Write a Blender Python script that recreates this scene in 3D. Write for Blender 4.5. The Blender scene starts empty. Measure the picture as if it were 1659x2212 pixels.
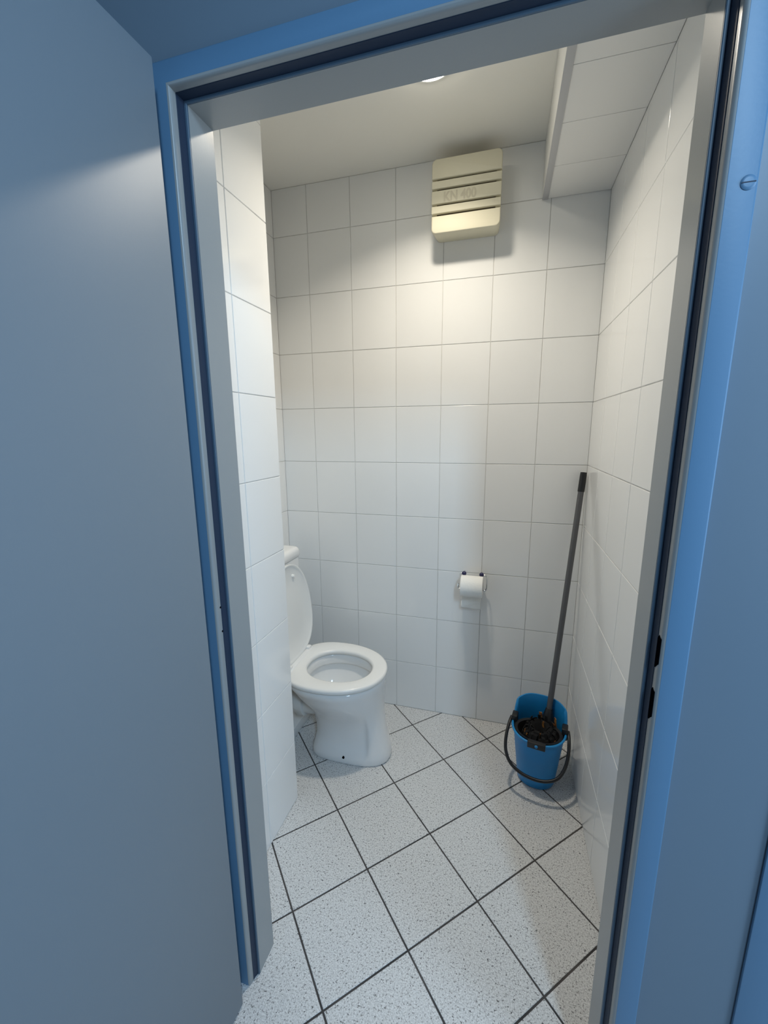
import bpy, bmesh, math, random
from mathutils import Vector, Matrix
random.seed(7)
scene = bpy.context.scene
COL = scene.collection
PI = math.pi

# ------------------------------------------------------------------ camera
IMG_W, IMG_H, FPX = 1659.0, 2212.0, 897.668
CAM = Vector((1.0719, -1.8528, 1.3885))
YAW, PITCH, ROLL = -0.2794, -0.1930, -0.0076
def cam_axes():
    cy, sy, cp, sp = math.cos(YAW), math.sin(YAW), math.cos(PITCH), math.sin(PITCH)
    f = Vector((sy*cp, cy*cp, sp)); r0 = Vector((cy, -sy, 0)); u0 = r0.cross(f)
    return (math.cos(ROLL)*r0 + math.sin(ROLL)*u0, -math.sin(ROLL)*r0 + math.cos(ROLL)*u0, f)
_r, _u, _f = cam_axes()
cd = bpy.data.cameras.new('camera'); cam = bpy.data.objects.new('camera', cd); COL.objects.link(cam)
cd.sensor_fit = 'VERTICAL'; cd.sensor_height = 36.0; cd.lens = FPX/IMG_H*36.0
cd.clip_start = 0.02
cam.matrix_world = Matrix(((_r.x, _u.x, -_f.x, CAM.x), (_r.y, _u.y, -_f.y, CAM.y), (_r.z, _u.z, -_f.z, CAM.z), (0, 0, 0, 1)))
scene.camera = cam

# ------------------------------------------------------------------ world, light, exposure
w = bpy.data.worlds.new('world'); scene.world = w; w.use_nodes = True
w.node_tree.nodes['Background'].inputs[0].default_value = (0.42, 0.60, 1.0, 1)
w.node_tree.nodes['Background'].inputs[1].default_value = 0.35
scene.view_settings.view_transform = 'Standard'; scene.view_settings.look = 'None'
scene.view_settings.gamma = 1.0; scene.view_settings.use_curve_mapping = False
scene.view_settings.exposure = 0.0

def area_light(name, loc, target, sx, sy, power, color, shape='RECTANGLE'):
    l = bpy.data.lights.new(name, 'AREA'); l.shape = shape; l.size = sx
    if shape in ('RECTANGLE', 'ELLIPSE'): l.size_y = sy
    l.energy = power; l.color = color
    o = bpy.data.objects.new(name, l); COL.objects.link(o); o.location = loc
    o.rotation_euler = (Vector(target)-Vector(loc)).to_track_quat('-Z', 'Y').to_euler()
    return o
# daylight from the high corridor window behind the camera, to the right
area_light('corridor_window_light', (1.93, -3.05, 2.75), (0.95, -0.8, 0.4), 0.22, 0.55, 32, (0.51, 0.755, 1.0))
# added bluish fill from the right for the blue frame; no window known there
area_light('corridor_side_fill', (2.55, -1.72, 1.40), (1.3, -1.2, 1.2), 0.6, 1.4, 22, (0.56, 0.77, 1.0))

# ------------------------------------------------------------------ helpers
def link(o, parent=None):
    COL.objects.link(o)
    if parent is not None: o.parent = parent
    return o
def mesh_obj(name, me, m, parent=None, smooth=False):
    o = bpy.data.objects.new(name, me)
    if m is not None and not me.materials: me.materials.append(m)
    if smooth:
        for p in me.polygons: p.use_smooth = True
    return link(o, parent)
def from_bm(name, bm, m, parent=None, smooth=False, sharp=None):
    me = bpy.data.meshes.new(name); bmesh.ops.recalc_face_normals(bm, faces=bm.faces)
    bm.to_mesh(me); bm.free()
    o = mesh_obj(name, me, m, parent, smooth)
    if smooth and sharp is not None:
        me.set_sharp_from_angle(angle=math.radians(sharp))
    return o
def from_py(name, v, f, m, parent=None, smooth=False, sharp=None):
    me = bpy.data.meshes.new(name); me.from_pydata(v, [], f); me.update()
    bm = bmesh.new(); bm.from_mesh(me); bpy.data.meshes.remove(me)
    return from_bm(name, bm, m, parent, smooth, sharp)
def empty(name, loc=(0, 0, 0), rz=0.0):
    o = bpy.data.objects.new(name, None); o.empty_display_size = 0.05
    o.location = loc; o.rotation_euler = (0, 0, rz); return link(o)
def tag(o, label, cat, group=None, kind=None):
    o['label'] = label; o['category'] = cat
    if group: o['group'] = group
    if kind: o['kind'] = kind
    return o
def box_bm(x0, x1, y0, y1, z0, z1, bev=0.0, seg=2, bm=None):
    own = bm is None
    if own: bm = bmesh.new()
    vs = [bm.verts.new((x, y, z)) for z in (z0, z1) for y in (y0, y1) for x in (x0, x1)]
    fs = [(0, 2, 3, 1), (4, 5, 7, 6), (0, 1, 5, 4), (2, 6, 7, 3), (0, 4, 6, 2), (1, 3, 7, 5)]
    nf = [bm.faces.new([vs[i] for i in f]) for f in fs]
    if bev > 0:
        es = list({e for f in nf for e in f.edges})
        bmesh.ops.bevel(bm, geom=es, offset=bev, segments=seg, affect='EDGES', profile=0.5)
    return bm
def box(name, x0, x1, y0, y1, z0, z1, m, parent=None, bev=0.0, seg=2, smooth=None):
    if smooth is None: smooth = bev > 0
    return from_bm(name, box_bm(x0, x1, y0, y1, z0, z1, bev, seg), m, parent, smooth, 40)
def tube_mesh(pts, rad, seg=12, caps=True):
    """swept circle along a polyline; rad is a number or a list"""
    pts = [Vector(p) for p in pts]; n = len(pts)
    R = rad if isinstance(rad, (list, tuple)) else [rad]*n
    v, f = [], []
    t0 = (pts[1]-pts[0]).normalized()
    nrm = t0.orthogonal().normalized()
    for i, p in enumerate(pts):
        if i == 0: t = (pts[1]-pts[0])
        elif i == n-1: t = (pts[-1]-pts[-2])
        else: t = (pts[i+1]-pts[i-1])
        t.normalize()
        nrm = (nrm - t*nrm.dot(t)).normalized(); b = t.cross(nrm)
        for k in range(seg):
            a = 2*PI*k/seg
            v.append(p + (nrm*math.cos(a) + b*math.sin(a))*R[i])
    for i in range(n-1):
        for k in range(seg):
            k2 = (k+1) % seg
            f.append((i*seg+k, i*seg+k2, (i+1)*seg+k2, (i+1)*seg+k))
    if caps:
        f.append(tuple(range(seg))[::-1]); f.append(tuple(range((n-1)*seg, n*seg)))
    return [tuple(q) for q in v], f
def tube(name, pts, rad, m, parent=None, seg=12, caps=True):
    v, f = tube_mesh(pts, rad, seg, caps)
    return from_py(name, v, f, m, parent, True, 50)
def loft(rings, closed_ends=(True, True)):
    n = len(rings[0]); v = [p for r in rings for p in r]; f = []
    for i in range(len(rings)-1):
        for k in range(n):
            k2 = (k+1) % n
            f.append((i*n+k, i*n+k2, (i+1)*n+k2, (i+1)*n+k))
    if closed_ends[0]: f.append(tuple(range(n))[::-1])
    if closed_ends[1]: f.append(tuple(range((len(rings)-1)*n, len(rings)*n)))
    return v, f
def smoothstep(a, b, x):
    t = max(0.0, min(1.0, (x-a)/(b-a))); return t*t*(3-2*t)
def bezier_pts(ctrl, n):
    """Catmull-Rom through control points"""
    P = [Vector(c) for c in ctrl]; P = [2*P[0]-P[1]] + P + [2*P[-1]-P[-2]]; out = []
    for i in range(1, len(P)-2):
        for k in range(n):
            t = k/n; a, b, c, d = P[i-1], P[i], P[i+1], P[i+2]
            out.append(0.5*((2*b)+(c-a)*t+(2*a-5*b+4*c-d)*t*t+(3*b-a-3*c+d)*t**3))
    out.append(P[-2]); return out

# ------------------------------------------------------------------ materials
def mat(name, color, rough=0.5, metal=0.0, spec=0.5, coat=0.0):
    m = bpy.data.materials.new(name); m.use_nodes = True
    b = m.node_tree.nodes['Principled BSDF']
    b.inputs['Base Color'].default_value = (*color, 1); b.inputs['Roughness'].default_value = rough
    b.inputs['Metallic'].default_value = metal; b.inputs['Specular IOR Level'].default_value = spec
    b.inputs['Coat Weight'].default_value = coat
    return m
def bsdf(m): return m.node_tree.nodes['Principled BSDF']
def add_bump(m, scale, strength, dist=0.001, detail=3.0, stretch=None):
    nt = m.node_tree; tc = nt.nodes.new('ShaderNodeTexCoord'); n = nt.nodes.new('ShaderNodeTexNoise')
    n.inputs['Scale'].default_value = scale; n.inputs['Detail'].default_value = detail
    bp = nt.nodes.new('ShaderNodeBump'); bp.inputs['Strength'].default_value = strength; bp.inputs['Distance'].default_value = dist
    src = tc.outputs['Object']
    if stretch:
        mp = nt.nodes.new('ShaderNodeMapping'); mp.inputs['Scale'].default_value = stretch
        nt.links.new(src, mp.inputs[0]); src = mp.outputs[0]
    nt.links.new(src, n.inputs['Vector']); nt.links.new(n.outputs['Fac'], bp.inputs['Height'])
    nt.links.new(bp.outputs['Normal'], bsdf(m).inputs['Normal'])
    return n
def add_color_noise(m, c1, c2, scale, detail=3.0, lo=0.35, hi=0.65):
    nt = m.node_tree; tc = nt.nodes.new('ShaderNodeTexCoord'); n = nt.nodes.new('ShaderNodeTexNoise')
    n.inputs['Scale'].default_value = scale; n.inputs['Detail'].default_value = detail
    r = nt.nodes.new('ShaderNodeValToRGB')
    r.color_ramp.elements[0].position = lo; r.color_ramp.elements[0].color = (*c1, 1)
    r.color_ramp.elements[1].position = hi; r.color_ramp.elements[1].color = (*c2, 1)
    nt.links.new(tc.outputs['Object'], n.inputs['Vector']); nt.links.new(n.outputs['Fac'], r.inputs['Fac'])
    nt.links.new(r.outputs['Color'], bsdf(m).inputs['Base Color'])
    return r

M = {}
M['tile'] = mat('white_glazed_tile', (0.79, 0.785, 0.76), 0.11); add_bump(M['tile'], 7, 0.035, 0.002, 2)
def tile_variation():
    m = M['tile']; nt = m.node_tree; oi = nt.nodes.new('ShaderNodeObjectInfo'); mx = nt.nodes.new('ShaderNodeMix'); mx.data_type = 'RGBA'
    mx.inputs[6].default_value = (0.865, 0.865, 0.85, 1); mx.inputs[7].default_value = (0.885, 0.885, 0.87, 1)
    nt.links.new(oi.outputs['Random'], mx.inputs[0]); nt.links.new(mx.outputs[2], bsdf(m).inputs['Base Color'])
tile_variation()
M['grout'] = mat('wall_grout', (0.47, 0.465, 0.45), 0.9); add_color_noise(M['grout'], (0.60, 0.59, 0.565), (0.70, 0.69, 0.665), 14)
M['floor_grout'] = mat('floor_grout', (0.06, 0.055, 0.055), 0.9); add_color_noise(M['floor_grout'], (0.045, 0.042, 0.042), (0.095, 0.085, 0.08), 9)
M['ceiling'] = mat('ceiling_paint', (0.93, 0.91, 0.845), 0.85); add_bump(M['ceiling'], 60, 0.12, 0.002, 4)
M['soffit'] = mat('soffit_panel', (0.84, 0.83, 0.80), 0.45); add_bump(M['soffit'], 30, 0.05, 0.001)
M['soffit_trim'] = mat('soffit_trim', (0.50, 0.50, 0.505), 0.5); add_bump(M['soffit_trim'], 40, 0.05, 0.001)

def floor_tile_mat():
    m = mat('speckled_floor_tile', (0.62, 0.63, 0.63), 0.42); nt = m.node_tree; b = bsdf(m)
    ge = nt.nodes.new('ShaderNodeNewGeometry')
    def noise(scale, lo, hi, detail=2.0, rough=0.6):
        n = nt.nodes.new('ShaderNodeTexNoise'); n.inputs['Scale'].default_value = scale
        n.inputs['Detail'].default_value = detail; n.inputs['Roughness'].default_value = rough
        nt.links.new(ge.outputs['Position'], n.inputs['Vector'])
        r = nt.nodes.new('ShaderNodeMapRange'); r.inputs['From Min'].default_value = lo; r.inputs['From Max'].default_value = hi
        nt.links.new(n.outputs['Fac'], r.inputs['Value']); return r.outputs['Result']
    def mixc(fac, a, c):
        x = nt.nodes.new('ShaderNodeMix'); x.data_type = 'RGBA'
        nt.links.new(fac, x.inputs[0])
        if isinstance(a, tuple): x.inputs[6].default_value = (*a, 1)
        else: nt.links.new(a, x.inputs[6])
        if isinstance(c, tuple): x.inputs[7].default_value = (*c, 1)
        else: nt.links.new(c, x.inputs[7])
        return x.outputs[2]
    c = mixc(noise(300, 0.36, 0.64), (0.54, 0.54, 0.535), (0.82, 0.82, 0.815))
    c = mixc(noise(210, 0.575, 0.66), c, (0.26, 0.255, 0.255))
    c = mixc(noise(155, 0.625, 0.69), c, (0.085, 0.09, 0.095))
    nt.links.new(c, b.inputs['Base Color'])
    return m
M['floor_tile'] = floor_tile_mat()

M['blue'] = mat('blue_gloss_paint', (0.115, 0.24, 0.385), 0.42); add_bump(M['blue'], 170, 0.20, 0.0005, 4)
M['grey'] = mat('grey_door_paint', (0.31, 0.33, 0.335), 0.30); add_bump(M['grey'], 220, 0.12, 0.0005, 3)
M['door'] = mat('grey_blue_door_leaf', (0.20, 0.245, 0.285), 0.46); add_bump(M['door'], 220, 0.10, 0.0005, 3)
M['bluewall'] = mat('blue_wall_paint', (0.165, 0.225, 0.285), 0.42); add_bump(M['bluewall'], 60, 0.12, 0.001, 4)
M['corridor'] = mat('corridor_wall_paint', (0.30, 0.34, 0.40), 0.7); add_bump(M['corridor'], 60, 0.1, 0.001, 4)
M['gasket_and_shade'] = mat('dark_gasket_and_shade', (0.012, 0.028, 0.06), 0.6); add_bump(M['gasket_and_shade'], 80, 0.1)
M['seal'] = mat('blue_grey_seal_lip', (0.075, 0.13, 0.19), 0.5); add_bump(M['seal'], 80, 0.1)
M['black'] = mat('black_plastic', (0.012, 0.012, 0.013), 0.38); add_bump(M['black'], 90, 0.06)
M['hole'] = mat('dark_hole', (0.002, 0.002, 0.003), 1.0, 0.0, 0.0); add_bump(M['hole'], 90, 0.05)
M['porcelain'] = mat('white_porcelain', (0.87, 0.87, 0.86), 0.10); add_bump(M['porcelain'], 6, 0.05, 0.002, 2)
M['seat'] = mat('white_seat_plastic', (0.88, 0.88, 0.86), 0.25); add_bump(M['seat'], 20, 0.03, 0.001)
M['plastic'] = mat('white_pipe_plastic', (0.72, 0.72, 0.70), 0.35); add_bump(M['plastic'], 20, 0.03, 0.001)
M['cream'] = mat('yellowed_cream_plastic', (0.70, 0.66, 0.51), 0.62); add_bump(M['cream'], 60, 0.04, 0.001)
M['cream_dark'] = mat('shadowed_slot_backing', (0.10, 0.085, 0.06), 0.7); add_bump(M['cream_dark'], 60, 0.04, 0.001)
M['letter'] = mat('worn_beige_print', (0.57, 0.525, 0.40), 0.6); add_bump(M['letter'], 60, 0.04, 0.001)
M['paper'] = mat('toilet_paper', (0.88, 0.87, 0.83), 0.95); add_bump(M['paper'], 90, 0.5, 0.002, 4)
M['card'] = mat('cardboard_core', (0.40, 0.33, 0.25), 0.9); add_bump(M['card'], 60, 0.1)
M['chrome'] = mat('chrome_wire', (0.72, 0.72, 0.72), 0.16, 1.0); add_bump(M['chrome'], 40, 0.02)
M['navy'] = mat('navy_plastic_ball', (0.012, 0.012, 0.07), 0.35); add_bump(M['navy'], 40, 0.03)
M['bucket'] = mat('blue_bucket_plastic', (0.012, 0.25, 0.60), 0.40); add_bump(M['bucket'], 50, 0.06, 0.001)
M['pole'] = mat('grey_metal_pole', (0.12, 0.12, 0.125), 0.42, 0.35); add_bump(M['pole'], 80, 0.05)
M['strip_black'] = mat('black_mop_strip', (0.006, 0.006, 0.007), 0.95); add_bump(M['strip_black'], 120, 0.3, 0.001)
M['strip_orange'] = mat('orange_mop_strip', (0.42, 0.17, 0.035), 0.75); add_color_noise(M['strip_orange'], (0.20, 0.07, 0.015), (0.55, 0.25, 0.06), 55)
M['water'] = mat('bowl_water', (0.62, 0.66, 0.66), 0.03); add_bump(M['water'], 10, 0.03)
def emissive(name, color, strength):
    m = mat(name, (0.9, 0.9, 0.9), 0.4); b = bsdf(m)
    b.inputs['Emission Color'].default_value = (*color, 1); b.inputs['Emission Strength'].default_value = strength
    return m
M['lamp_glow'] = emissive('lit_lamp_diffuser', (1.0, 0.94, 0.80), 22.0)
M['lamp_body'] = mat('white_lamp_ring', (0.75, 0.75, 0.73), 0.35); add_bump(M['lamp_body'], 40, 0.03)

# ------------------------------------------------------------------ room shell
XL, XR, XP, YP = 0.033, 1.4014, 0.367, -0.6345    # nook wall, right wall, partition face, partition end
YD = -1.080                                       # inner face of the door wall
CEIL = 2.430
ROW = 0.2488
TT = 0.0022                                      # tile thickness over the grout bed
J = 0.0022                                        # joint width
SOFX, SOFZ = 1.168, 2.235

_tile_cache = {}
def tile_mesh(wd, ht):
    """bevelled tile, local u (x) right, local z up, front towards -y, origin at lower left of the grout plane"""
    k = (round(wd, 4), round(ht, 4))
    if k in _tile_cache: return _tile_cache[k]
    b = 0.0012; h = TT
    v = []
    for (ins, y) in ((0, 0), (0, -(h-b)), (b*0.35, -(h-b*0.35)), (b, -h)):
        v += [(ins, y, ins), (wd-ins, y, ins), (wd-ins, y, ht-ins), (ins, y, ht-ins)]
    f = []
    for i in range(3):
        for q in range(4):
            q2 = (q+1) % 4; f.append((i*4+q, i*4+q2, (i+1)*4+q2, (i+1)*4+q))
    f.append((12, 13, 14, 15))
    me = bpy.data.meshes.new('tile'); me.from_pydata(v, [], f); me.update()
    bm = bmesh.new(); bm.from_mesh(me); bmesh.ops.recalc_face_normals(bm, faces=bm.faces)
    bm.normal_update()
    if bm.faces[-1].normal.y > 0:
        bmesh.ops.reverse_faces(bm, faces=bm.faces)
    bm.to_mesh(me); bm.free(); me.materials.append(M['tile'])
    _tile_cache[k] = me; return me
def tile_wall(parent, origin, udir, u_lines, z_lines):
    """udir: unit vector along the wall (to the right when looking at it)"""
    ang = math.atan2(udir[1], udir[0])
    for i in range(len(u_lines)-1):
        for j in range(len(z_lines)-1):
            u0, u1 = u_lines[i]+J/2, u_lines[i+1]-J/2; z0, z1 = z_lines[j]+J/2, z_lines[j+1]-J/2
            if u1-u0 < 0.004 or z1-z0 < 0.004: continue
            o = bpy.data.objects.new('tile', tile_mesh(u1-u0, z1-z0))
            o.location = (origin[0]+udir[0]*u0, origin[1]+udir[1]*u0, z0)
            jit = 0.0006
            o.rotation_euler = (random.uniform(-jit, jit), 0, ang+random.uniform(-jit, jit))
            link(o, parent)
Z_LINES = [0.0015] + [0.0007+ROW*k for k in range(1, 10)] + [CEIL]

# floor: grout bed + individual tiles laid at 45 degrees
floor = box('floor', -1.30, 3.30, -4.60, 0.14, -0.06, -0.0015, M['floor_grout'])
tag(floor, 'pale speckled stone-look floor tiled diagonally with dark grout', 'floor', kind='structure')
FS, FOX, FOY = 0.2461, 0.3610, -0.4683
FA = -PI/4
FU = Vector((math.cos(FA), math.sin(FA))); FV = Vector((-math.sin(FA), math.cos(FA)))
def floor_tiles():
    g = 0.0050/2; b = 0.0012; s = FS
    v = []
    for ins, z in ((g, -0.0015), (g, -b*0.6), (g+b, 0.0)):
        v += [(ins, ins, z), (s-ins, ins, z), (s-ins, s-ins, z), (ins, s-ins, z)]
    f = [(i*4+q, i*4+(q+1) % 4, (i+1)*4+(q+1) % 4, (i+1)*4+q) for i in range(2) for q in range(4)] + [(8, 9, 10, 11)]
    me = bpy.data.meshes.new('floor_tile'); me.from_pydata(v, [], f); me.update(); me.materials.append(M['floor_tile'])
    for i in range(-14, 26):
        for j in range(-22, 14):
            c = Vector((FOX, FOY)) + FS*((i+0.5)*FU + (j+0.5)*FV)
            if not (-0.55 < c.x < 2.45 and -3.1 < c.y < 0.19): continue
            o = bpy.data.objects.new('floor_tile', me)
            p = Vector((FOX, FOY)) + FS*(i*FU + j*FV)
            o.location = (p.x, p.y, 0); o.rotation_euler = (0, 0, FA); link(o, floor)
floor_tiles()

# back wall (tile joints at multiples of 0.2 m)
wall_back = box('wall_back', XL-0.12, XR+0.12, TT, 0.13, 0, CEIL+0.03, M['grout'])
tag(wall_back, 'back wall of the toilet covered in glossy white tiles', 'wall', kind='structure')
tile_wall(wall_back, (0, TT), (1, 0), [XL-0.0012, 0.2, 0.4, 0.6, 0.8, 1.0, 1.2, XR+0.0012], Z_LINES)
# right wall, seen looking +x : u runs from back (y=0) towards the door
wall_right = box('wall_right', XR+TT, XR+0.12, -1.075, TT, 0, CEIL+0.03, M['grout'])
tag(wall_right, 'white tiled wall on the right behind the leaning mop', 'wall', kind='structure')
tile_wall(wall_right, (XR+TT, 0), (0, -1), [-0.0010, 0.212, 0.412, 0.612, 0.812, 1.012, 1.075], Z_LINES)
# short nook wall behind the cistern
wall_left = box('wall_left', XL-0.12, XL-TT, YP, TT, 0, CEIL+0.03, M['grout'])
tag(wall_left, 'narrow white tiled wall behind the cistern', 'wall', kind='structure')
tile_wall(wall_left, (XL-TT, YP), (0, 1), [0.0, 0.2345, 0.4345, 0.6355], Z_LINES)
# partition on the left
wall_part = box('wall_partition', XL-0.12, XP-TT, -1.075, YP-TT, 0, CEIL+0.03, M['grout'])
tag(wall_part, 'projecting white tiled wall left of the toilet bowl', 'wall', kind='structure')
tile_wall(wall_part, (XP-TT, -1.075), (0, 1), [0.0, 0.0465, 0.2465, 1.075+YP+0.0012], Z_LINES)
tile_wall(wall_part, (XP-TT, YP-TT), (-1, 0), [0.0, 0.2, XP-TT-XL], Z_LINES)

ceiling = box('ceiling', XL-0.12, XR+0.12, -1.075, 0.13, CEIL, CEIL+0.10, M['ceiling'])
tag(ceiling, 'plain off-white painted ceiling of the toilet room', 'ceiling', kind='structure')

# boxed-in soffit along the right wall
sof = empty('trim_1', (SOFX, 0, SOFZ)); tag(sof, 'white boxed-in duct casing under the ceiling along right wall', 'casing', kind='structure')
def local(o, parent):
    o.location = o.location - parent.location; return o
ys = [-0.0015, -0.202, -0.405, -0.604, -0.806, -1.074]
local(box('side_board', SOFX, SOFX+0.012, -1.074, -0.0015, SOFZ+0.0005, CEIL-0.001, M['soffit'], sof), sof)
local(box('edge_trim', SOFX-0.0005, SOFX+0.0205, -1.074, -0.0015, SOFZ-0.0020, SOFZ+0.0003, M['soffit_trim'], sof, 0.0005), sof)
for a, b in zip(ys[:-1], ys[1:]):
    local(box('panel', SOFX+0.0135, XR-0.001, b+0.0006, a-0.0006, SOFZ+0.0004, SOFZ+0.009, M['soffit'], sof, 0.0006, 1), sof)
local(box('backing', SOFX+0.013, XR-0.002, -1.074, -0.003, SOFZ+0.0095, SOFZ+0.016, M['grout'], sof), sof)

# low plinth along the nook wall
pl = box('trim_2', XL+0.001, 0.206, YP+0.001, -0.001, 0.0015, 0.050, M['tile'], None, 0.003)
tag(pl, 'low white plinth on the floor beneath the cistern', 'plinth', kind='structure')

# door wall: pieces around the opening
OX0, OX1, OZ = 0.5225, 1.3080, 1.940
YF, YW, YI = -1.172, -1.155, -1.076
wall_front = empty('wall_front', (0, YD, 0)); tag(wall_front, 'blue painted corridor wall around the doorway', 'wall', kind='structure')
def wpiece(name, *a): return local(box(name, *a, M['bluewall'], wall_front), wall_front)
wpiece('wall_panel', -1.30, OX0-0.030, YW, -1.076, 0, 3.10)
wpiece('wall_panel', OX1+0.030, 3.30, YW, -1.076, 0, 3.10)
wpiece('wall_panel', OX0-0.030, OX1+0.030, YW, -1.076, OZ+0.030, 3.10)

# corridor shell behind the camera
cw = empty('wall_corridor', (1, -3, 0)); tag(cw, 'plain light painted walls of the corridor outside the door', 'wall', kind='structure')
local(box('wall_panel', -1.40, -1.30, -4.6, YW, 0, 3.10, M['corridor'], cw), cw)
local(box('wall_panel', 2.62, 2.72, -4.6, YW, 0, 3.10, M['corridor'], cw), cw)
local(box('wall_panel', -1.30, 3.30, -4.6, -4.5, 0, 3.10, M['corridor'], cw), cw)
cc = box('ceiling_corridor', -1.40, 3.40, -4.6, -1.076, 3.10, 3.20, M['corridor'])
tag(cc, 'plain light corridor ceiling', 'ceiling', kind='structure')

# steel door frame, swept around the opening
frame = empty('trim_3', (OX0, YI, 0)); tag(frame, 'steel door frame, blue outside and grey on its inner faces', 'door frame', kind='structure')
def sweep_frame(name, prof, m, sharp=35):
    rings = []
    for k in range(4):
        r = []
        for o, y in prof:
            x = (OX0-o) if k < 2 else (OX1+o); z = 0.0005 if k in (0, 3) else OZ+o
            r.append((x-OX0, y-YI, z))
        rings.append(r)
    n = len(prof); v = [p for r in rings for p in r]
    f = [(k*n+i, k*n+i+1, (k+1)*n+i+1, (k+1)*n+i) for k in range(3) for i in range(n-1)]
    # close the loop of the profile so that the section is solid
    f += [(k*n+n-1, k*n, (k+1)*n, (k+1)*n+n-1) for k in range(3)]
    f.append(tuple(range(n))); f.append(tuple(range(3*n, 4*n)))
    return from_py(name, v, f, m, frame, True, sharp)
def arc(cx, cy, r, a0, a1, n=6):
    return [(cx+r*math.cos(math.radians(a0+(a1-a0)*i/n)), cy+r*math.sin(math.radians(a0+(a1-a0)*i/n))) for i in range(n+1)]
grey_prof = [(0, YI), (0, -1.1412), (0.0098, -1.1412), (0.0098, -1.1655)] + arc(0.0163, -1.1655, 0.0065, 180, 262, 8)[1:]
grey_prof += [(0.0154, -1.1690), (0.0154, -1.120), (0.028, -1.120), (0.028, YI)]
sweep_frame('jamb_lining', grey_prof, M['grey'])
blue_prof = [(0.0156, -1.1718), (0.0163, YF), (0.046, YF)] + arc(0.046, YF+0.003, 0.003, 270, 360, 4)[1:] + [(0.049, YW+0.001), (0.0285, YW+0.001), (0.0285, -1.1215), (0.0156, -1.1215)]
sweep_frame('architrave', blue_prof, M['blue'])
sweep_frame('gasket_lip', [(0.0002, -1.1414), (0.0002, -1.1440), (0.0012, -1.1450), (0.0046, -1.1450), (0.0050, -1.1414)], M['seal'])
sweep_frame('gasket_and_shade', [(0.0052, -1.1414), (0.0052, -1.1455), (0.0076, -1.1500), (0.0088, -1.1575), (0.0096, -1.1580), (0.0097, -1.1414)], M['gasket_and_shade'])  # rubber seal, plus a dark skin along the rebate standing in for its shade
def floc(o): o.location = o.location - frame.location; return o
def slot(z0, z1):
    xa = OX1+0.0098; bm = bmesh.new()
    n = 5; pts = [(-1.1605+0.0032*math.sin(PI*0), z0)]
    prof = [(-1.1600, z0), (-1.1550, z0+0.006), (-1.1550, z1-0.010), (-1.1620, z1), (-1.1690, z1-0.004), (-1.1690, z0+0.010)]
    a = [bm.verts.new((xa-0.0007, y, z)) for y, z in prof]; b = [bm.verts.new((xa+0.012, y, z)) for y, z in prof]
    bm.faces.new(a); bm.faces.new(b[::-1])
    for i in range(6): bm.faces.new((a[i], a[(i+1) % 6], b[(i+1) % 6], b[i]))
    return floc(from_bm('strike_slot', bm, M['hole'], frame))
slot(1.018, 1.074); slot(0.926, 0.984)
for z in (1.026, 0.972):
    floc(tube('screw_hole', [(OX0-0.0090, -1.159, z), (OX0-0.0120, -1.159, z)], 0.0022, M['hole'], frame, 8))
sc = floc(tube('screw', [(1.346, YF+0.0002, 1.685), (1.346, YF-0.0006, 1.685), (1.346, YF-0.0014, 1.685), (1.346, YF-0.0017, 1.685)], [0.0086, 0.0086, 0.0074, 0.0050], M['blue'], frame, 20))
so_ = box('screw_slot', 1.3385, 1.3535, YF-0.0019, YF-0.0012, 1.6842, 1.6856, M['gasket_and_shade'], sc); so_.location = -Vector(sc.location) - frame.location

# open door leaf on the left
dl = empty('door_1', (0.516, -1.208, 0.0), math.radians(-1.8))
tag(dl, 'grey-blue door leaf standing open at the left edge', 'door', kind='structure')
box('door_leaf', -0.040, 0.0, -0.86, 0.0, 0.006, 1.964, M['door'], dl, 0.0015, 2)
box('edge_strip', -0.040, -0.013, 0.0, 0.012, 0.006, 1.950, M['door'], dl, 0.001, 1)

# neighbouring blue frame at the right edge
nf = box('trim_4', 1.506, 1.60, -1.161, -1.1555, 0.0005, 2.05, M['blue'], None, 0.002)
tag(nf, 'upright blue door casing at the far right edge', 'door frame', kind='structure')

# ------------------------------------------------------------------ ceiling lamp
LX, LY = 0.818, -0.463
lamp = empty('ceiling_lamp', (LX, LY, CEIL)); tag(lamp, 'small round lit downlight on the ceiling, half hidden by the frame', 'lamp')
def disc_rings(prof, seg=40):
    rings = [[(r*math.cos(2*PI*k/seg), r*math.sin(2*PI*k/seg), z) for k in range(seg)] for r, z in prof]
    return loft(rings)
v, f = disc_rings([(0.074, -0.0002), (0.075, -0.006), (0.073, -0.011), (0.0685, -0.012), (0.0675, -0.009)])
from_py('ring', v, f, M['lamp_body'], lamp, True, 40)
v, f = disc_rings([(0.0670, -0.0092), (0.0670, -0.0130), (0.060, -0.0180), (0.030, -0.0205), (0.004, -0.021)])
from_py('diffuser', v, f, M['lamp_glow'], lamp, True, 60)
area_light('ceiling_lamp_light', (LX, LY, CEIL-0.0235), (LX, LY, 0), 0.085, 0.085, 5.9, (1.0, 0.91, 0.765), 'DISK').data.spread = math.radians(130)

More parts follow.
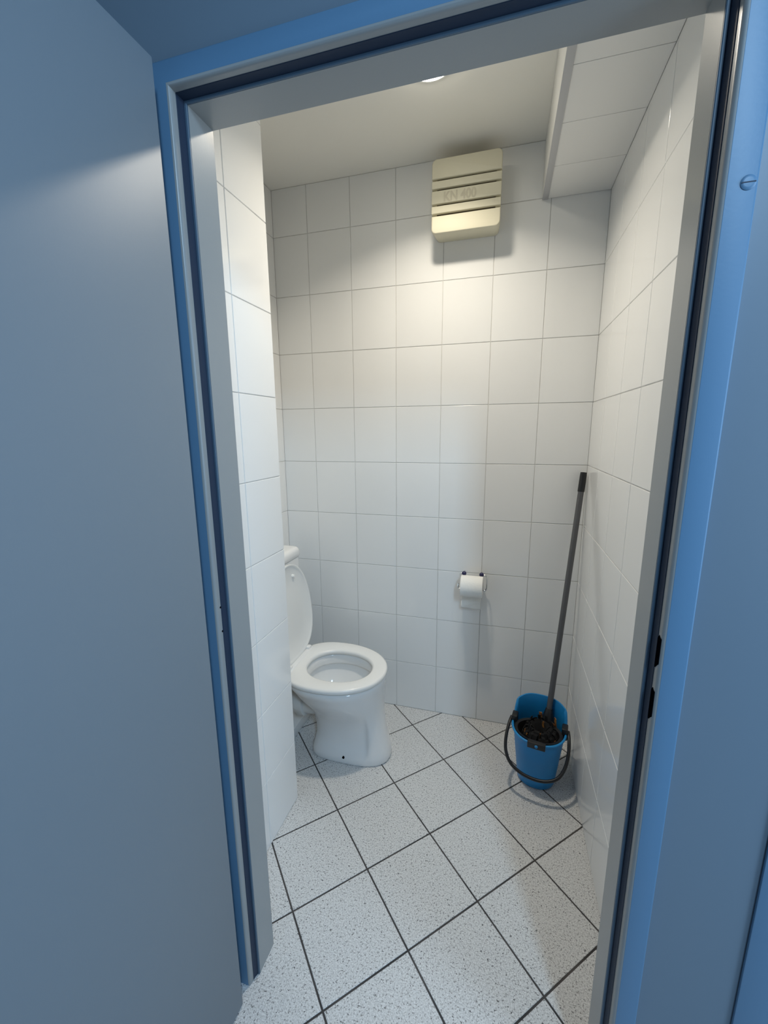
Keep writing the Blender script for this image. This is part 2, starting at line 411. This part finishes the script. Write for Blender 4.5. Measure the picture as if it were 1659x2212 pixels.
# ------------------------------------------------------------------ toilet
TY = -0.338
toilet = empty('toilet', (0.44, TY, 0)); tag(toilet, 'white floor-standing toilet with its lid raised against the cistern', 'toilet')
TX0 = 0.44
def egg(x0, x1, b, n, xm=0.45, e=2.0, z=0.0, back=2.6):
    """closed outline: tip at x1, flatter back at x0, widest at fraction xm"""
    xc = x0+(x1-x0)*xm; out = []
    for k in range(n):
        a = 2*PI*k/n; c, s = math.cos(a), math.sin(a)
        ex = e if c >= 0 else back
        L = (x1-xc) if c >= 0 else (xc-x0)
        px = xc + L*math.copysign(abs(c)**(2/ex), c); py = b*math.copysign(abs(s)**(2/ex), s)
        out.append((px-TX0, py, z))
    return out
NSEG = 120
def bowl():
    outer = [  # z, x0, x1, b, back-exponent, front exponent
        (0.002, 0.318, 0.655, 0.094, 4.2, 2.6), (0.012, 0.314, 0.660, 0.097, 4.2, 2.6), (0.035, 0.316, 0.660, 0.096, 4.0, 2.6),
        (0.060, 0.322, 0.655, 0.093, 3.8, 2.5), (0.090, 0.328, 0.648, 0.091, 3.6, 2.5), (0.130, 0.326, 0.640, 0.092, 3.2, 2.4),
        (0.170, 0.318, 0.634, 0.096, 3.0, 2.3), (0.210, 0.306, 0.630, 0.106, 2.8, 2.2), (0.245, 0.292, 0.629, 0.123, 2.7, 2.2),
        (0.275, 0.274, 0.630, 0.141, 2.7, 2.1), (0.305, 0.255, 0.632, 0.158, 2.7, 2.1), (0.335, 0.238, 0.634, 0.170, 2.7, 2.1),
        (0.345, 0.230, 0.635, 0.176, 2.7, 2.1), (0.362, 0.224, 0.636, 0.180, 2.7, 2.1), (0.3715, 0.227, 0.634, 0.177, 2.7, 2.1), (0.3745, 0.234, 0.628, 0.170, 2.7, 2.1)]
    rings = []
    for z, x0, x1, b, be, fe in outer:
        r = egg(x0, x1, b, NSEG, 0.46, fe, z, be); o = []
        for (x, y, zz) in r:
            X = x+TX0
            d = 0.019*smoothstep(0.038, 0.075, zz)*(1-smoothstep(0.15, 0.26, zz))*(1-smoothstep(0.566, 0.588, X))*smoothstep(0.02, 0.07, abs(y))
            o.append((x, y-math.copysign(d, y), zz))
        rings.append(o)
    inner = [(0.3745, 0.285, 0.592, 0.128), (0.370, 0.289, 0.588, 0.124), (0.345, 0.291, 0.586, 0.122), (0.333, 0.291, 0.586, 0.122),
             (0.331, 0.281, 0.596, 0.132), (0.318, 0.278, 0.598, 0.134), (0.290, 0.283, 0.586, 0.124), (0.255, 0.300, 0.562, 0.103),
             (0.225, 0.322, 0.530, 0.080), (0.205, 0.345, 0.500, 0.060), (0.198, 0.360, 0.480, 0.045)]
    for z, x0, x1, b in inner: rings.append(egg(x0, x1, b, NSEG, 0.46, 2.1, z, 2.2))
    v, f = loft(rings, (True, True))
    return from_py('bowl', v, f, M['porcelain'], toilet, True, 55)
bw = bowl()
v = egg(0.345, 0.500, 0.060, 48, 0.46, 2.1, 0.2065, 2.2)
from_py('water', v, [tuple(range(48))], M['water'], bw)
# black fixing hole near the foot
floc2 = lambda o: o
def tloc(o): o.location = Vector(o.location) - Vector((TX0, TY, 0)); return o
tloc(tube('fixing_hole', [(0.478, TY-0.0870, 0.034), (0.478, TY-0.0995, 0.033)], 0.0050, M['hole'], toilet, 12))
# seat ring
def seat():
    o = (0.207, 0.640, 0.189); h = (0.294, 0.575, 0.117)
    rows = []
    zc = 0.400
    for ins, z in ((0.004, -0.0215), (0.0, -0.016), (0.0, -0.008), (0.003, -0.002), (0.010, 0.0)):
        rows.append(egg(o[0]+ins, o[1]-ins, o[2]-ins, NSEG, 0.44, 2.1, zc+z, 2.5))
    for ins, z in ((0.010, -0.0005), (0.004, -0.003), (0.0, -0.009), (0.0, -0.016), (0.003, -0.0215)):
        rows.append(egg(h[0]-ins, h[1]+ins, h[2]+ins, NSEG, 0.47, 2.1, zc+z, 2.2))
    n = NSEG; vv = [p for r in rows for p in r]
    ff = [(i*n+k, i*n+(k+1) % n, ((i+1) % len(rows))*n+(k+1) % n, ((i+1) % len(rows))*n+k) for i in range(len(rows)) for k in range(n)]
    return from_py('seat', vv, ff, M['seat'], toilet, True, 60)
seat()
# raised lid: outline in its own plane, leaning back on the cistern
def lid():
    n = 64
    out = egg(0.0, 0.426, 0.176, n, 0.42, 2.1, 0.0, 2.7)
    out = [(x+TX0, y) for x, y, _ in out]              # x = height above hinge
    def ring(scale_in, off):
        cx = 0.2; r = []
        for h, y in out:
            L = math.hypot(h-cx, y); k = (L-scale_in)/L
            hh = cx+(h-cx)*k; yy = y*k
            t = hh/0.426
            X = 0.232-0.034*t + off; Z = 0.402+hh*0.996
            r.append((X-TX0, yy, Z))
        return r
    rows = [ring(0.10, 0.000), ring(0.016, 0.000), ring(0.010, 0.004), ring(0.004, 0.0075), ring(0.0, 0.006), ring(0.0, 0.0), ring(0.004, -0.006), ring(0.016, -0.011), ring(0.10, -0.013)]
    vv, ff = loft(rows, (True, True))
    return from_py('lid', vv, ff, M['seat'], toilet, True, 60)
ld = lid()
for s in (1, -1):
    z = 0.765; xs = 0.232-0.034*((z-0.402)/0.426)
    tube('buffer', [(xs-0.002-TX0, 0.046*s, z), (xs+0.011-TX0, 0.046*s, z)], [0.0085, 0.0062], M['seat'], ld, 14)
    box('hinge', 0.222-TX0, 0.252-TX0, 0.090*s-0.014, 0.090*s+0.014, 0.379, 0.414, M['seat'], toilet, 0.004)
# cistern
def rounded_tank(x0, x1, hw, z0, z1, m, name, parent, r=0.02, top=False):
    def ring(ins, z):
        pts = []
        X0, X1, Y0, Y1 = x0, x1-ins, -hw+ins, hw-ins
        rr = max(0.004, r)
        for cx, cy, a0 in ((X1-rr, Y1-rr, 0), (X0+0.004, Y1-0.004, 90), (X0+0.004, Y0+0.004, 180), (X1-rr, Y0+rr, 270)):
            q = rr if a0 in (0, 270) else 0.004
            for i in range(6):
                a = math.radians(a0+90*i/5); pts.append((cx+q*math.cos(a)-TX0, cy+q*math.sin(a), z))
        return pts
    if top: rows = [ring(0.002, z0), ring(0.0, z0+0.003), ring(0.0, z1-0.020), ring(0.002, z1-0.011), ring(0.007, z1-0.004), ring(0.014, z1-0.0008), ring(0.024, z1)]
    else: rows = [ring(0.010, z0), ring(0.004, z0+0.03), ring(0.002, z0+0.10), ring(0.001, z1)]
    vv, ff = loft(rows)
    return from_py(name, vv, ff, m, parent, True, 50)
ct = rounded_tank(XL+0.002, 0.172, 0.193, 0.405, 0.816, M['porcelain'], 'cistern', toilet, 0.028)
rounded_tank(XL+0.002, 0.1745, 0.1955, 0.8180, 0.862, M['porcelain'], 'cistern_lid', ct, 0.028, True)
box('cistern_shelf', 0.10-TX0, 0.262-TX0, -0.12, 0.12, 0.352, 0.404, M['porcelain'], toilet, 0.012, 3)
# waste outlet
tube('outlet_pipe', [(0.335-TX0, 0, 0.205), (0.30-TX0, 0, 0.198), (0.20-TX0, 0, 0.188), (XL+0.003-TX0, 0, 0.182)], 0.050, M['plastic'], toilet, 28)
tube('outlet_collar', [(0.272-TX0, 0, 0.196), (0.268-TX0, 0, 0.1955), (0.236-TX0, 0, 0.192), (0.232-TX0, 0, 0.192)], [0.055, 0.061, 0.061, 0.055], M['plastic'], toilet, 28)

# ------------------------------------------------------------------ extractor fan
FX0, FX1, FZ0, FZ1, FD = 0.766, 1.020, 2.127, 2.377, 0.100
fan = empty('extractor_fan', (0.893, 0, FZ0)); tag(fan, 'yellowed cream extractor fan box mounted high on the tiled wall', 'extractor fan')
def fl(o): o.location = Vector(o.location) - Vector((0.893, 0, FZ0)); return o
def rrect(x0, x1, z0, z1, r, n=6, corners=(1, 1, 1, 1)):
    pts = []
    for (cx, cz, a0, on) in ((x1, z1, 0, corners[0]), (x0, z1, 90, corners[1]), (x0, z0, 180, corners[2]), (x1, z0, 270, corners[3])):
        q = r if on else 0.0008
        ox = cx-q if cx == x1 else cx+q; oz = cz-q if cz == z1 else cz+q
        for i in range(n+1):
            a = math.radians(a0+90*i/n); pts.append((ox+q*math.cos(a), oz+q*math.sin(a)))
    return pts
def extrude_rr(name, x0, x1, z0, z1, r, yb, yf, m, parent, corners=(1, 1, 1, 1), edge=0.004, taper=0.0):
    rows = []
    for ins, y in ((taper, yb), (0, yf+edge), (edge*0.3, yf+edge*0.3), (edge, yf)):
        rows.append([(x, y, z) for x, z in rrect(x0+ins, x1-ins, z0+ins, z1-ins, r, 6, corners)])
    vv, ff = loft(rows); return fl(from_py(name, vv, ff, m, parent, True, 50))
extrude_rr('housing', FX0, FX1, FZ0, FZ1, 0.017, -0.0008, -0.088, M['cream'], fan, edge=0.002, taper=0.006)
Hh = FZ1-FZ0
cuts = [0.0, 0.263, 0.292, 0.392, 0.424, 0.596, 0.628, 0.726, 0.760, 1.0]
for k in range(0, 10, 2):
    za, zb = FZ1-cuts[k+1]*Hh, FZ1-cuts[k]*Hh
    cor = (k == 0, k == 0, k == 8, k == 8)
    extrude_rr('cover_plate', FX0, FX1, za, zb, 0.017, -0.0878, -FD, M['cream'], fan, cor, edge=0.0035 if k in (0, 8) else 0.0012)
for k in range(1, 9, 2):
    za, zb = FZ1-cuts[k+1]*Hh, FZ1-cuts[k]*Hh
    fl(box('vent_slot', FX0+0.019, FX1-0.019, -0.0889, -0.0879, za+0.0002, zb-0.0002, M['cream_dark'], fan))
def text(body, size, loc, rot, m, parent, name, sx=1.0, off=0.0):
    c = bpy.data.curves.new(name, 'FONT'); c.body = body; c.size = size; c.extrude = 0.00015; c.offset = off
    o = bpy.data.objects.new(name, c); COL.objects.link(o)
    bpy.context.view_layer.update()
    dg = bpy.context.evaluated_depsgraph_get(); me = bpy.data.meshes.new_from_object(o.evaluated_get(dg))
    bpy.data.objects.remove(o); bpy.data.curves.remove(c)
    o = mesh_obj(name, me, m, parent); o.location = loc; o.rotation_euler = rot; o.scale = (sx, 1, 1); return o
fl(text('KN 400', 0.045, (FX0+0.044, -FD-0.00018, FZ1-0.588*Hh+0.003), (PI/2, 0, 0), M['letter'], fan, 'lettering', 0.84, 0.0014))

# ------------------------------------------------------------------ toilet paper holder and roll
hold = empty('paper_holder', (0.963, 0, 0.752)); tag(hold, 'chrome wire toilet paper holder with two navy balls', 'paper holder')
def hl(o): o.location = Vector(o.location) - Vector((0.963, 0, 0.752)); return o
RC = Vector((0.962, -0.066, 0.692))                     # roll centre
for x in (0.9245, 1.0015):
    hl(tube('mounting_post', [(x, -0.0005, 0.7535), (x, -0.030, 0.7535)], 0.0035, M['chrome'], hold, 10))
    bm = bmesh.new(); bmesh.ops.create_uvsphere(bm, u_segments=18, v_segments=12, radius=0.0105, matrix=Matrix.Translation((x, -0.034, 0.7535)))
    hl(from_bm('ball', bm, M['navy'], hold, True))
hl(tube('wire_stub', [(0.9115, -0.034, 0.7545), (0.9245, -0.034, 0.7540)], 0.0030, M['chrome'], hold, 10))
wire = [(0.9995, -0.034, 0.7535), (1.0090, -0.0345, 0.7530), (1.0190, -0.036, 0.7520), (1.0245, -0.038, 0.7475), (1.0262, -0.044, 0.738),
        (1.0270, -0.058, 0.712), (1.0262, -0.064, 0.702), (1.0215, -0.066, 0.6945), (1.012, -0.066, 0.692), (0.912, -0.066, 0.692), (0.9055, -0.066, 0.6935), (0.9010, -0.063, 0.699), (0.9010, -0.058, 0.708), (0.903, -0.055, 0.713)]
hl(tube('wire_arm', bezier_pts(wire, 5), 0.0030, M['chrome'], hold, 10))
roll = empty('toilet_paper_roll', tuple(RC)); tag(roll, 'partly used white toilet paper roll with a hanging sheet', 'toilet paper')
def ring_x(r, x, n=40, cy=0.0, cz=0.0): return [(x, cy+r*math.cos(2*PI*k/n), cz+r*math.sin(2*PI*k/n)) for k in range(n)]
RR, RI, HW = 0.047, 0.021, 0.048
RO = Vector((0, 0, 0.015))                       # roll hangs on the wire
rows = [ring_x(RI, -HW), ring_x(RR-0.002, -HW), ring_x(RR, -HW+0.002), ring_x(RR, HW-0.002), ring_x(RR-0.002, HW), ring_x(RI, HW), ring_x(RI, -HW)]
vv, ff = loft(rows, (False, False)); o = from_py('paper_body', vv, ff, M['paper'], roll, True, 40); o.location = RO
rows = [ring_x(RI-0.0002, -HW+0.001), ring_x(RI-0.0002, HW-0.001), ring_x(RI-0.0016, HW-0.001), ring_x(RI-0.0016, -HW+0.001), ring_x(RI-0.0002, -HW+0.001)]
vv, ff = loft(rows, (False, False)); o = from_py('core', vv, ff, M['card'], roll, True, 40); o.location = RO
def paper_flap():
    """loose end: leaves the back of the roll and hangs down along the wall"""
    path = []
    for i in range(7):
        a = math.radians(60-60*i/6); path.append((RO.y+(RR+0.0010)*math.cos(a), RO.z+(RR+0.0010)*math.sin(a)))
    n = 18; L = 0.120
    for i in range(1, n+1):
        path.append((RO.y+(RR+0.0010)-0.016*math.sin(PI*0.5*i/n), RO.z-L*i/n))
    nx = 20; v = []; f = []
    for i, (y, z) in enumerate(path):
        for k in range(nx+1):
            x = -HW+0.0015+(2*HW-0.007)*k/nx - (0.002 if i > 6 else 0)
            q = max(0.0, min(1.0, (i-9)/5))
            wv = q*(0.0011*math.sin(x*95+i*0.9) + 0.0018*math.sin(i*1.15+1.6*math.sin(x*42+0.6)))
            zz = z + (0.0022*math.sin(k*1.3) if i == len(path)-1 else 0)
            v.append((x, y+wv, zz))
    for i in range(len(path)-1):
        for k in range(nx): f.append((i*(nx+1)+k, i*(nx+1)+k+1, (i+1)*(nx+1)+k+1, (i+1)*(nx+1)+k))
    o = from_py('hanging_sheet', v, f, M['paper'], roll, True)
    md = o.modifiers.new('thickness', 'SOLIDIFY'); md.thickness = 0.0006; md.offset = 0
    return o
paper_flap()

# ------------------------------------------------------------------ mop bucket
BX, BY, BR = 1.258, -0.272, math.radians(-10)
bucket = empty('mop_bucket', (BX, BY, 0), BR); tag(bucket, 'bright blue plastic mop bucket with a raised back rim', 'bucket')
NB = 64
def b_ring(t, z_of=None, ins=0.0):
    """oval section; t = 0 base .. 1 rim"""
    a = 0.072+(0.097-0.072)*t-ins; bf = 0.080+(0.116-0.080)*t-ins; bb = 0.078+(0.092-0.078)*t-ins
    out = []
    for k in range(NB):
        q = 2*PI*k/NB; c, s = math.cos(q), math.sin(q)
        x = a*math.copysign(abs(c)**0.86, c); y = (bf if s < 0 else bb)*math.copysign(abs(s)**0.86, s)
        out.append([x, y, 0.0, s, c])
    return out
def rim_z(s, c):
    # front and middle low, back raised into a splash guard
    return 0.232 + 0.062*smoothstep(0.16, 0.42, s) + 0.008*smoothstep(0.5, 1.0, s)
def bucket_body():
    rows = []
    H0 = 0.232
    def row(t, ins=0.0, zadd=0.0, full=False):
        r = b_ring(t, None, ins); o = []
        for x, y, _, s, c in r:
            top = rim_z(s, c); z = t*H0 if t < 0.62 else 0.62*H0+(t-0.62)/0.38*(top-0.62*H0)
            o.append((x, y, max(0.001, z)+zadd))
        return o
    rows = [row(0.0, 0.012), row(0.0, 0.004), row(0.03, 0.0)] + [row(t) for t in (0.15, 0.3, 0.45, 0.62, 0.75, 0.88)]
    rows += [row(0.955, -0.0005), row(0.965, -0.006), row(0.985, -0.0075), row(1.0, -0.005), row(1.0, 0.0)]
    rows += [row(0.96, 0.0025)] + [row(t, 0.003) for t in (0.88, 0.75, 0.62, 0.45, 0.3, 0.15, 0.04)] + [row(0.04, 0.02)]
    vv, ff = loft(rows); return from_py('bucket_body', vv, ff, M['bucket'], bucket, True, 60)
bucket_body()
# wringer basket sitting in the front half
def wringer():
    n = 36; rings = []
    def ov(ax, ay, z, cy): return [(ax*math.cos(2*PI*k/n), cy+ay*math.sin(2*PI*k/n), z) for k in range(n)]
    rings = [ov(0.030, 0.030, 0.092, -0.036), ov(0.055, 0.052, 0.13, -0.036), ov(0.070, 0.062, 0.185, -0.036), ov(0.084, 0.068, 0.221, -0.036), ov(0.0895, 0.0715, 0.226, -0.036), ov(0.0895, 0.0715, 0.2285, -0.036),
             ov(0.078, 0.062, 0.2265, -0.036), ov(0.066, 0.057, 0.185, -0.036), ov(0.050, 0.048, 0.13, -0.036), ov(0.026, 0.026, 0.096, -0.036)]
    v, f = loft(rings); return from_py('wringer', v, f, M['black'], bucket, True, 45)
wr = wringer()
box('wringer_clip', -0.030, 0.034, -0.1262, -0.1060, 0.2135, 0.2375, M['black'], bucket, 0.002)
tube('clip_button', [(0.002, -0.1258, 0.226), (0.002, -0.1295, 0.2255)], [0.0062, 0.0052], M['bucket'], bucket, 16)
for s in (-1, 1):
    box('handle_lug', 0.094*s-0.011, 0.094*s+0.011, -0.020, 0.020, 0.205, 0.252, M['black'], bucket, 0.004)
hp = [(-0.106, -0.002, 0.236), (-0.111, -0.030, 0.224), (-0.115, -0.070, 0.192), (-0.109, -0.105, 0.156), (-0.086, -0.131, 0.128), (-0.045, -0.145, 0.111), (0.004, -0.149, 0.105),
      (0.048, -0.144, 0.109), (0.085, -0.128, 0.125), (0.106, -0.100, 0.156), (0.113, -0.068, 0.192), (0.111, -0.030, 0.224), (0.106, -0.002, 0.236)]
tube('bail_handle', bezier_pts(hp, 6), 0.0062, M['black'], bucket, 12)

# ------------------------------------------------------------------ mop
TOP = Vector((1.3835, -0.0335, 1.2185)); LOW = Vector((1.2965, -0.2150, 0.236))
mop = empty('mop', tuple(LOW)); tag(mop, 'mop with grey pole and black grip leaning into the corner', 'mop')
def ml(o): o.location = Vector(o.location) - LOW; return o
def mp(t): return LOW+(TOP-LOW)*t
ml(tube('pole', [mp(0.0), mp(0.925)], 0.0112, M['pole'], mop, 20))
ml(tube('grip', [mp(0.922), mp(0.926), mp(0.985), mp(1.0)], [0.0122, 0.0130, 0.0128, 0.0120], M['black'], mop, 20))
ax = (TOP-LOW).normalized()
HB = LOW - ax*0.045
ml(tube('mop_socket', [HB-ax*0.01, HB, LOW+ax*0.004, LOW+ax*0.03, LOW+ax*0.032], [0.044, 0.040, 0.019, 0.0135, 0.0122], M['black'], mop, 24))
def strip(name, a0, r0, r1, zt, m, wdt=0.013, lift=0.0, drop=0.085, seed=0):
    """a flat strip that leaves the socket, arches outward and falls into the wringer"""
    rnd = random.Random(seed); c = Vector((HB.x, HB.y, 0)); d = Vector((math.cos(a0), math.sin(a0), 0)); side = Vector((-d.y, d.x, 0))
    pts = []
    for i in range(7):
        t = i/6; r = r0+(r1-r0)*math.sin(t*PI/2); z = zt + lift*math.sin(PI*min(1, t*1.4)) - drop*t*t
        pts.append(c+d*r+Vector((0, 0, z))+side*(0.004*math.sin(t*4+seed)))
    tw = rnd.uniform(-0.5, 0.5); v = []; f = []
    for i, p in enumerate(pts):
        s = (side*math.cos(tw*i/6)+Vector((0, 0, 1))*math.sin(tw*i/6))*wdt/2
        up = Vector((0, 0, 0.0011))
        for q in (p-s-up, p+s-up, p+s+up, p-s+up): v.append(tuple(q))
    for i in range(6):
        for k in range(4): f.append((i*4+k, i*4+(k+1) % 4, (i+1)*4+(k+1) % 4, (i+1)*4+k))
    f += [(0, 1, 2, 3), (24, 25, 26, 27)]
    return ml(from_py(name, v, f, m, mop))
MC = Vector((1.262, -0.290, 0))                        # centre of the bundle lying in the wringer
def lay_strip(a0, r0, r1, z0, z1, z2, wd, m, seed):
    """flat strip: rises from the middle to z1, bends over and drops outward to z2"""
    rnd = random.Random(seed); d = Vector((math.cos(a0), math.sin(a0), 0)); side = Vector((-d.y, d.x, 0)); v = []; f = []
    n = 7; tw = rnd.uniform(-0.35, 0.35)
    for i in range(n):
        t = i/(n-1); r = r0+(r1-r0)*t
        z = (z0+(z1-z0)*math.sin(PI/2*t/0.6)) if t < 0.6 else (z1+(z2-z1)*((t-0.6)/0.4)**1.5)
        p = MC+d*r+Vector((0, 0, z))+side*0.004*math.sin(3*t+seed)
        sv = (side*math.cos(tw*t)+Vector((0, 0, 1))*math.sin(tw*t))*wd/2; nv = (d*0.55+Vector((0, 0, 0.85)))*0.0011
        for q in (p-sv-nv, p+sv-nv, p+sv+nv, p-sv+nv): v.append(tuple(q))
    for i in range(n-1):
        for k in range(4): f.append((i*4+k, i*4+(k+1) % 4, (i+1)*4+(k+1) % 4, (i+1)*4+k))
    f += [(0, 1, 2, 3), ((n-1)*4, (n-1)*4+1, (n-1)*4+2, (n-1)*4+3)]
    return ml(from_py('mop_strip', v, f, m, mop))
def reach(a0): return 0.074-0.004*math.sin(a0)
for ringi, (cnt, r0, zz) in enumerate(((24, 0.012, 0.240), (30, 0.024, 0.229))):
    for k in range(cnt):
        a = 2*PI*k/cnt+random.uniform(-0.08, 0.08)
        lay_strip(a, r0, (0.80+0.18*ringi)*reach(a)+random.uniform(-0.004, 0.002), 0.195, zz+random.uniform(-0.010, 0.006), 0.178+random.uniform(-0.01, 0.008), random.uniform(0.010, 0.014), M['strip_black'], 100*ringi+k)
def up_strip(a0, r, z0, z1, m, wd, seed, lean=0.008):
    d = Vector((math.cos(a0), math.sin(a0), 0)); side = Vector((-d.y, d.x, 0))
    pts = [MC+d*(r-lean*i/4)+Vector((0, 0, z0+(z1-z0)*i/4))+side*(0.0015*math.sin(i*1.7+seed)) for i in range(5)]
    v = []; f = []
    for p in pts:
        for q in (p-side*wd/2-d*0.001, p+side*wd/2-d*0.001, p+side*wd/2+d*0.001, p-side*wd/2+d*0.001): v.append(tuple(q))
    for i in range(4):
        for k in range(4): f.append((i*4+k, i*4+(k+1) % 4, (i+1)*4+(k+1) % 4, (i+1)*4+k))
    f += [(0, 1, 2, 3), (16, 17, 18, 19)]
    return ml(from_py('mop_strip', v, f, m, mop))
for k in range(15):
    a = PI*1.02+PI*0.96*k/14
    up_strip(a, 0.070, 0.170, 0.213+random.uniform(-0.006, 0.008), M['strip_black'], 0.011, k, 0.004)
for k in range(13):
    a = 0.25+PI*1.05*k/12
    up_strip(a, 0.052, 0.190, 0.247+random.uniform(-0.008, 0.012), M['strip_black'], 0.011, k+40)
# ochre ends showing between the black strips
for a, rr, z0, z1, wd, ln in ((22, 0.068, 0.185, 0.268, 0.013, 0.010), (30, 0.064, 0.185, 0.236, 0.014, 0.006), (88, 0.052, 0.19, 0.266, 0.012, 0.004), (-52, 0.067, 0.155, 0.206, 0.010, 0.004), (-38, 0.067, 0.155, 0.212, 0.010, 0.004),
                              (-100, 0.046, 0.19, 0.236, 0.007, 0.004), (-128, 0.062, 0.180, 0.218, 0.005, 0.003), (-150, 0.064, 0.180, 0.220, 0.005, 0.003), (-165, 0.064, 0.180, 0.224, 0.005, 0.003), (-115, 0.066, 0.170, 0.206, 0.004, 0.003), (-82, 0.066, 0.165, 0.204, 0.004, 0.003), (60, 0.024, 0.21, 0.247, 0.007, 0.004)):
    up_strip(math.radians(a), rr, z0, z1, M['strip_orange'], wd, a, ln)
